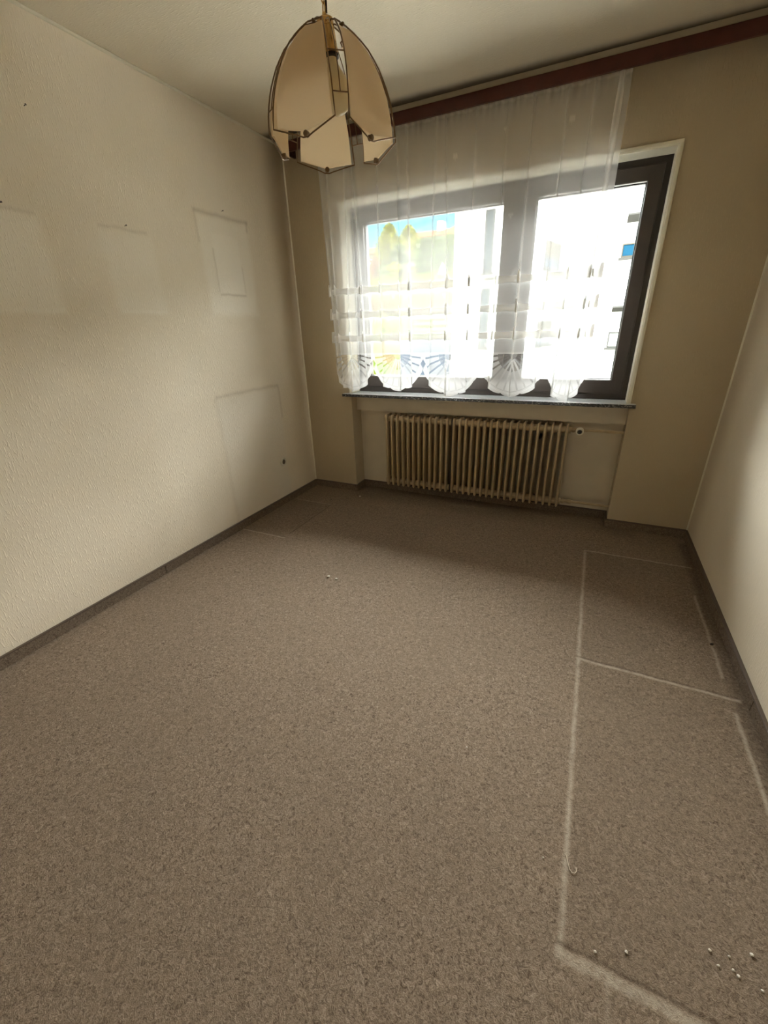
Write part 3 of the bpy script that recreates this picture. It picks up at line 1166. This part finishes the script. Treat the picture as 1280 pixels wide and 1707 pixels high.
def crumb(x, y, r, m, label, cat='crumb', group=None):
    b = MB()
    bmesh.ops.create_icosphere(b.b, subdivisions=2, radius=r)
    for v in b.b.verts:
        k = 0.75 + 0.5*random.random()
        v.co = Vector((v.co.x*k, v.co.y*k*0.85, max(v.co.z*k*0.7, -r*0.45)))
    mn = min(v.co.z for v in b.b.verts)
    bmesh.ops.translate(b.b, vec=(x, y, 0.0005-mn), verts=b.b.verts[:])
    o = b.build('crumb', m, None, True)
    tag(o, label, cat, group)


crumb(0.528, -0.122, 0.0075, M_CRUMB, 'white flake on the carpet before the left end of the radiator niche')
crumb(0.329, -0.270, 0.005, M_DCRUMB, 'dark crumb on the carpet in the left window corner')
crumb(0.957, -1.307, 0.008, M_CRUMB, 'left one of two pale lint balls on the open carpet')
crumb(1.012, -1.313, 0.008, M_CRUMB, 'right one of two pale lint balls on the open carpet')
crumb(2.838, -1.121, 0.007, M_DCRUMB, 'dark crumb on the pale carpet line beside the right skirting')
crumb(2.252, -2.273, 0.0025, M_CRUMB, 'tiny white crumb left of the curled thread')
crumb(1.978, -2.039, 0.0025, M_CRUMB, 'tiny white crumb alone on the middle of the carpet')
for (x, y, r) in ((2.618, -2.308, .0035), (2.655, -2.302, .003), (2.702, -2.278, .0042), (2.630, -2.330, .003), (2.658, -2.325, .0032),
                  (2.666, -2.332, .0035), (2.706, -2.338, .003)):
    crumb(x, y, r, M_CRUMB, 'one of the pale grit crumbs scattered on the carpet low at the right', 'crumb', 'grit crumbs low at the right')
crumb(2.381, -2.419, 0.0035, M_CRUMB, 'pale crumb beside the slanting carpet line, the left of two')
crumb(2.446, -2.390, 0.0038, M_CRUMB, 'pale crumb beside the slanting carpet line, the right of two')
th = [(2.303, -2.240), (2.309, -2.243), (2.311, -2.252), (2.314, -2.262), (2.318, -2.273), (2.324, -2.278), (2.331, -2.277), (2.335, -2.270), (2.333, -2.262)]
o = MB().tube([(x, y, 0.003) for x, y in th], 0.0011, 6).build('thread', M_THREAD, None, True)
tag(o, 'pale curled thread lying on the lengthwise carpet line', 'thread')

# ------------------------------------------------------------------ outside: garden slope
CX, CY, CZ = 2.17356, -3.02497, 1.33553


def out(sx, D, sz):
    """a point seen from the room in direction sx, sz at depth D"""
    return Vector((CX+sx*D, CY+D, CZ+sz*D))


def terrain():
    m = MB()
    prof_ = [(3.6, -3.0), (18, -3.0), (24, -1.9), (27, -1.3), (32, -0.55), (36, 0.8), (39.9, 2.6), (40.5, 4.45), (46, 6.1), (54, 8.0), (66, 9.0), (90, 12.0), (200, 14)]
    xs = [-120, -60, -40] + [(-34+2*i) for i in range(28)] + [40, 90]
    vs = []
    for (D, z) in prof_:
        vs.append([m.b.verts.new((x, CY+D, (z + 0.12*math.sin(x*0.9+D) if D > 20 and x < -5 else min(z, -3.0) if D < 45 else z))) for x in xs])
    for A, B in zip(vs, vs[1:]):
        for j in range(len(xs)-1):
            m.b.faces.new((A[j], A[j+1], B[j+1], B[j]))
    return m


o = terrain().build('ground', M_GARDEN)
tag(o, 'sunlit garden slope outside the window', 'ground', kind='structure')
# retaining wall
m = MB()
p = out(-0.62, 39.6, 0.0)
m.box((-24, CY+39.3, 1.6), (-6.5, CY+40.3, 4.4), 0.05)
o = m.build('retaining_wall', M_STONE)
tag(o, 'tan stone retaining wall across the garden slope', 'wall')
# slat fence
fe = empty('slat_fence', 'pale wooden slat fence below the tan retaining wall', 'fence', (CX-0.345*36, CY+36, 0.6))
for k in range(4):
    za = CZ+(-0.012+0.0125*k)*36
    part(MB().box((CX-0.393*36, CY+35.97, za), (CX-0.288*36, CY+36.03, za+0.22), 0.01), 'slat', M_PLANK, fe)
for sx in (-0.390, -0.343, -0.294):
    part(MB().box((CX+sx*36-0.06, CY+36.03, -0.2), (CX+sx*36+0.06, CY+36.13, CZ+0.036*36), 0.01), 'post', M_PLANK, fe)
# low pale blue block
m = MB()
m.box((CX-0.430*25, CY+25, -2.4), (CX-0.305*25, CY+28, CZ-0.036*25), 0.04)
m.box((CX-0.434*25, CY+24.9, CZ-0.037*25), (CX-0.304*25, CY+28.1, CZ-0.033*25), 0.02)
o = m.build('garden_block', M_PALEBLUE)
tag(o, 'low pale blue-grey block in front of the slat fence', 'block')
# folded parasol
pa = empty('parasol', 'folded white parasol before the green hedge', 'parasol', out(-0.326, 44, 0.093))
b = out(-0.326, 44, 0.096)
part(MB().lathe([(0.04, -0.4), (0.04, 1.1), (0.0, 1.1)], 8, Matrix.Translation(b)), 'pole', M_FSILL, pa)
part(MB().lathe([(0.20, 0.10), (0.42, 0.22), (0.30, 0.7), (0.10, 1.05), (0.03, 1.15), (0.0, 1.16)], 12, Matrix.Translation(b)), 'canopy', M_CANVAS, pa)


def leaves(center, rad, n, size, m=None, cone=0.0):
    m = m or MB()
    c = Vector(center)
    for _ in range(n):
        while True:
            p = Vector((random.uniform(-1, 1), random.uniform(-1, 1), random.uniform(-1, 1)))
            if 0.35 < p.length < 1: break
        if cone:
            s_ = 1-cone*(p.z*0.5+0.5)
            p.x *= s_
            p.y *= s_
        p = Vector((p.x*rad[0], p.y*rad[1], p.z*rad[2])) + c
        q = Matrix.Rotation(random.uniform(0, 6.28), 3, 'Z') @ Matrix.Rotation(random.uniform(-1.2, 1.2), 3, 'X')
        a = q @ Vector((size*random.uniform(.6, 1.3), 0, 0))
        b_ = q @ Vector((0, size*random.uniform(.4, .9), 0))
        m.quad([p-a, p-b_, p+a, p+b_])
    return m


def tree(name, sx, D, sz_base, sz_top, half, leaf, label, cone=0.6, n=4200, group=None):
    base = out(sx, D, sz_base)
    top = CZ+sz_top*D
    ht = top-base.z
    t = empty(name, label, 'tree', base, group)
    part(MB().tube([base-Vector((0, 0, 0.6)), base+Vector((0.05, 0, ht*0.5)), base+Vector((0, 0, ht*0.9))], [0.16, 0.11, 0.04], 8), 'trunk', M_BARK, t, True)
    mb = leaves(base+Vector((0, 0, ht*0.57)), (half, half, ht*0.45), n, 0.125, None, cone)
    bmesh.ops.create_icosphere(mb.b, subdivisions=2, radius=1.0, matrix=Matrix.Translation(base+Vector((0, 0, ht*0.5))) @ Matrix.Diagonal((half*0.5, half*0.5, ht*0.33, 1)))
    part(mb, 'foliage', leaf, t)


tree('conifer_tree', -0.452, 50, 0.107, 0.208, 2.1, M_LEAF1, 'tall yellow-green tree, left of two pointed crowns in the window')
tree('conifer_tree', -0.405, 54.5, 0.107, 0.200, 2.3, M_LEAF1, 'tall yellow-green tree, right of two pointed crowns in the window')
tree('broadleaf_tree', -0.428, 46.5, 0.100, 0.168, 1.2, M_LEAF2, 'darker rounded tree between the two pointed yellow-green crowns', 0.35)
tree('broadleaf_tree', -0.492, 47, 0.100, 0.150, 0.9, M_LEAF3, 'small orange-leaved tree at the left edge of the glass', 0.3, 600)
tree('broadleaf_tree', -0.477, 54, 0.107, 0.182, 1.0, M_LEAF2, 'slim dark tree left of the tall yellow-green trees', 0.5, 600)
# hedge
m = MB()
for i in range(9):
    leaves(out(-0.378+0.0095*i, 47.5, 0.140), (0.75, 0.7, 1.75+0.12*math.sin(i*2.1)), 750, 0.11, m, 0.15)
for i in range(9):
    bmesh.ops.create_icosphere(m.b, subdivisions=2, radius=1.0, matrix=Matrix.Translation(out(-0.378+0.0095*i, 47.6, 0.136)) @ Matrix.Diagonal((0.62, 0.5, 1.5, 1)))
tag(m.build('hedge', M_LEAF2), 'tall clipped green hedge in front of the house with the orange roof', 'hedge')
# low shrubs under the trees
for i, (sx, sz, r, ml, lb) in enumerate(((-0.470, 0.112, 0.6, M_LEAF2, 'low shrub below the left pointed tree'), (-0.440, 0.113, 0.7, M_LEAF1, 'low yellowish shrub below the middle of the trees'),
                                         (-0.408, 0.112, 0.6, M_LEAF2, 'low shrub below the right pointed tree'))):
    c = out(sx, 44.3-(1.3 if i == 1 else 0), sz)
    mb = leaves(c+Vector((0, 0, 0.35)), (r, r, 0.5), 260, 0.12)
    bmesh.ops.create_icosphere(mb.b, subdivisions=2, radius=1.0, matrix=Matrix.Translation(c+Vector((0, 0, 0.2))) @ Matrix.Diagonal((r*0.6, r*0.6, 0.45, 1)))
    tag(mb.build('shrub', ml), lb, 'shrub')
for i, (sx, D, sz, r, lb) in enumerate(((-0.468, 35, 0.018, 0.9, 'wild shrub left on the slope below the retaining wall'), (-0.420, 36, 0.024, 0.7, 'wild shrub left of the slat fence'))):
    c = out(sx, D, sz-0.02)
    mb = leaves(c+Vector((0, 0, 0.5)), (r, r, 0.7), 350, 0.13)
    bmesh.ops.create_icosphere(mb.b, subdivisions=2, radius=1.0, matrix=Matrix.Translation(c+Vector((0, 0, 0.2))) @ Matrix.Diagonal((r*0.6, r*0.6, 0.6, 1)))
    tag(mb.build('shrub', M_LEAF1), lb, 'shrub')


def gable_house(name, c, w, dpt, hw_, hr, label, chimney=None, hip=0.0):
    t = empty(name, label, 'house', c)
    c = Vector(c)
    part(MB().box(c+Vector((-w/2, 0, -1)), c+Vector((w/2, dpt, hw_))), 'wall', M_FACADE, t)
    m = MB()
    e = 0.5
    z0 = hw_
    a = [c+Vector((-w/2-e, -e, z0)), c+Vector((w/2+e, -e, z0)), c+Vector((w/2+e, dpt+e, z0)), c+Vector((-w/2-e, dpt+e, z0))]
    r0, r1 = c+Vector((-w/2-e+hip, dpt/2, z0+hr)), c+Vector((w/2+e-hip, dpt/2, z0+hr))
    vs = [m.b.verts.new(p) for p in a+[r0, r1]]
    for q in ((0, 1, 5, 4), (2, 3, 4, 5), (0, 4, 3), (1, 2, 5), (0, 3, 2, 1)):
        m.b.faces.new([vs[i] for i in q])
    rf = part(m, 'roof', M_ROOF, t)
    if chimney:
        part(MB().box(c+Vector((chimney-0.4, dpt*0.35, z0+hr*0.5)), c+Vector((chimney+0.4, dpt*0.55, z0+hr+0.9)), 0.03), 'chimney', M_FACADE, rf)
    return t


c = out(-0.335, 70, 0.10)
gable_house('house', c, 12, 9, CZ+0.173*70-c.z, 1.6, 'white house with a low orange tiled roof behind the hedge', -1.0)
c = out(-0.262, 84, 0.10)
t = gable_house('house', c, 12, 9, CZ+0.173*84-c.z, 3.2, 'house with the taller orange roof beside the white facade', None, 5.0)
c = out(-0.53, 66, 0.09)
gable_house('house', c, 8, 8, CZ+0.153*66-c.z, 1.5, 'orange-roofed house at the left edge of the glass behind the trees')

# ------------------------------------------------------------------ outside: neighbouring apartment building
bl = empty('apartment_building', 'large white rendered apartment building close outside the window', 'building', (CX-0.22*25, CY+26, -3.0))
GZ, TZ = -3.2, 8.4
DA, DB = 25.0, 29.0
Ax0, Ax1 = CX-0.301*DA, CX-0.1415*DA
Bx0 = CX-0.085*DB
m = MB()
pts = [(Ax0, CY+DA), (Ax1, CY+DA), (Bx0, CY+DB), (26, CY+DB), (26, CY+42), (Ax0, CY+42)]
lo = [m.b.verts.new((x, y, GZ)) for x, y in pts]
hi = [m.b.verts.new((x, y, TZ)) for x, y in pts]
for i in range(len(pts)):
    j = (i+1) % len(pts)
    m.b.faces.new((lo[i], lo[j], hi[j], hi[i]))
m.b.faces.new(hi)
m.b.faces.new(lo[::-1])
part(m, 'wall', M_FACADE, bl)
m = MB()
rp = [(Ax0-0.4, CY+DA-0.4), (Ax1+0.3, CY+DA-0.4), (Bx0+0.2, CY+DB-0.4), (26.4, CY+DB-0.4), (26.4, CY+42.4), (Ax0-0.4, CY+42.4)]
lo = [m.b.verts.new((x, y, TZ)) for x, y in rp]
hi = [m.b.verts.new((x, y, TZ+0.3)) for x, y in rp]
for i in range(len(rp)):
    j = (i+1) % len(rp)
    m.b.faces.new((lo[i], lo[j], hi[j], hi[i]))
m.b.faces.new(hi)
m.b.faces.new(lo[::-1])
part(m, 'roof_edge', M_FSILL, bl)


def bwin(P, u, w, h, name, frame_m, pane_m, shutter=0.0, sill=True):
    """window with frame, pane and sill on a facade; P lower left corner, u along the facade"""
    u = Vector(u).normalized()
    n = Vector((u.y, -u.x, 0))
    mt = Matrix((u, -n, Vector((0, 0, 1)))).transposed().to_4x4()
    mt.translation = Vector(P)
    f_ = MB()
    for lo_, hi_ in (((0, -.05, 0), (.06, .05, h)), ((w-.06, -.05, 0), (w, .05, h)), ((.06, -.05, 0), (w-.06, .05, .06)), ((.06, -.05, h-.06), (w-.06, .05, h))):
        f_.box(lo_, hi_, 0, 2, mt)
    fo = part(f_, name, frame_m, bl)
    part(MB().box((0.05, -.02, 0.05), (w-0.05, .03, h-0.05), 0, 2, mt), 'pane', pane_m, fo)
    if shutter:
        part(MB().box((0.06, -.045, h*(1-shutter)), (w-0.06, -.021, h-0.05), 0, 2, mt), 'shutter', M_SHUTTER, fo)
    if sill:
        part(MB().box((-0.1, -.22, -0.12), (w+0.1, .05, -0.02), 0, 2, mt), 'sill', M_FSILL, fo)
    return fo


# tall stair windows on the near wing
bwin((CX-0.2375*DA, CY+DA, CZ+0.097*DA), (1, 0, 0), 0.0185*DA, 2.75, 'stair_window', M_FSILL, M_STRIP)
bwin((CX-0.2385*DA, CY+DA, CZ-0.050*DA), (1, 0, 0), 0.0185*DA, 2.95, 'stair_window', M_FSILL, M_STRIP)
# windows on the shaded slanting side
us = Vector((Bx0-Ax1, DB-DA, 0))
for zz, h_ in ((CZ+0.096*27, 1.25), (CZ-0.046*27, 1.25)):
    p0 = Vector((Ax1, CY+DA, zz)) + us*0.42
    bwin(p0, us, us.length*0.5, h_, 'window', M_FSILL, M_PANE, 0.6)
# small windows and canopies on the far wing
bwin((CX+0.0185*DB, CY+DB, CZ+0.103*DB), (1, 0, 0), 0.024*DB, 0.022*DB, 'window', M_SHUTTER, M_BLUEPANE)
bwin((CX+0.0205*DB, CY+DB, CZ-0.052*DB), (1, 0, 0), 0.024*DB, 0.028*DB, 'window', M_FSILL, M_CANVAS)
for sz in (0.157, 0.012):
    a = out(0.019, DB, sz)
    m = MB()
    m.box((0, -0.9, 0), (2.2, 0.05, 0.10), 0.02, 2, Matrix.Translation(a) @ Matrix.Rotation(R(-12), 4, 'X'))
    part(m, 'canopy', M_FSILL, bl)
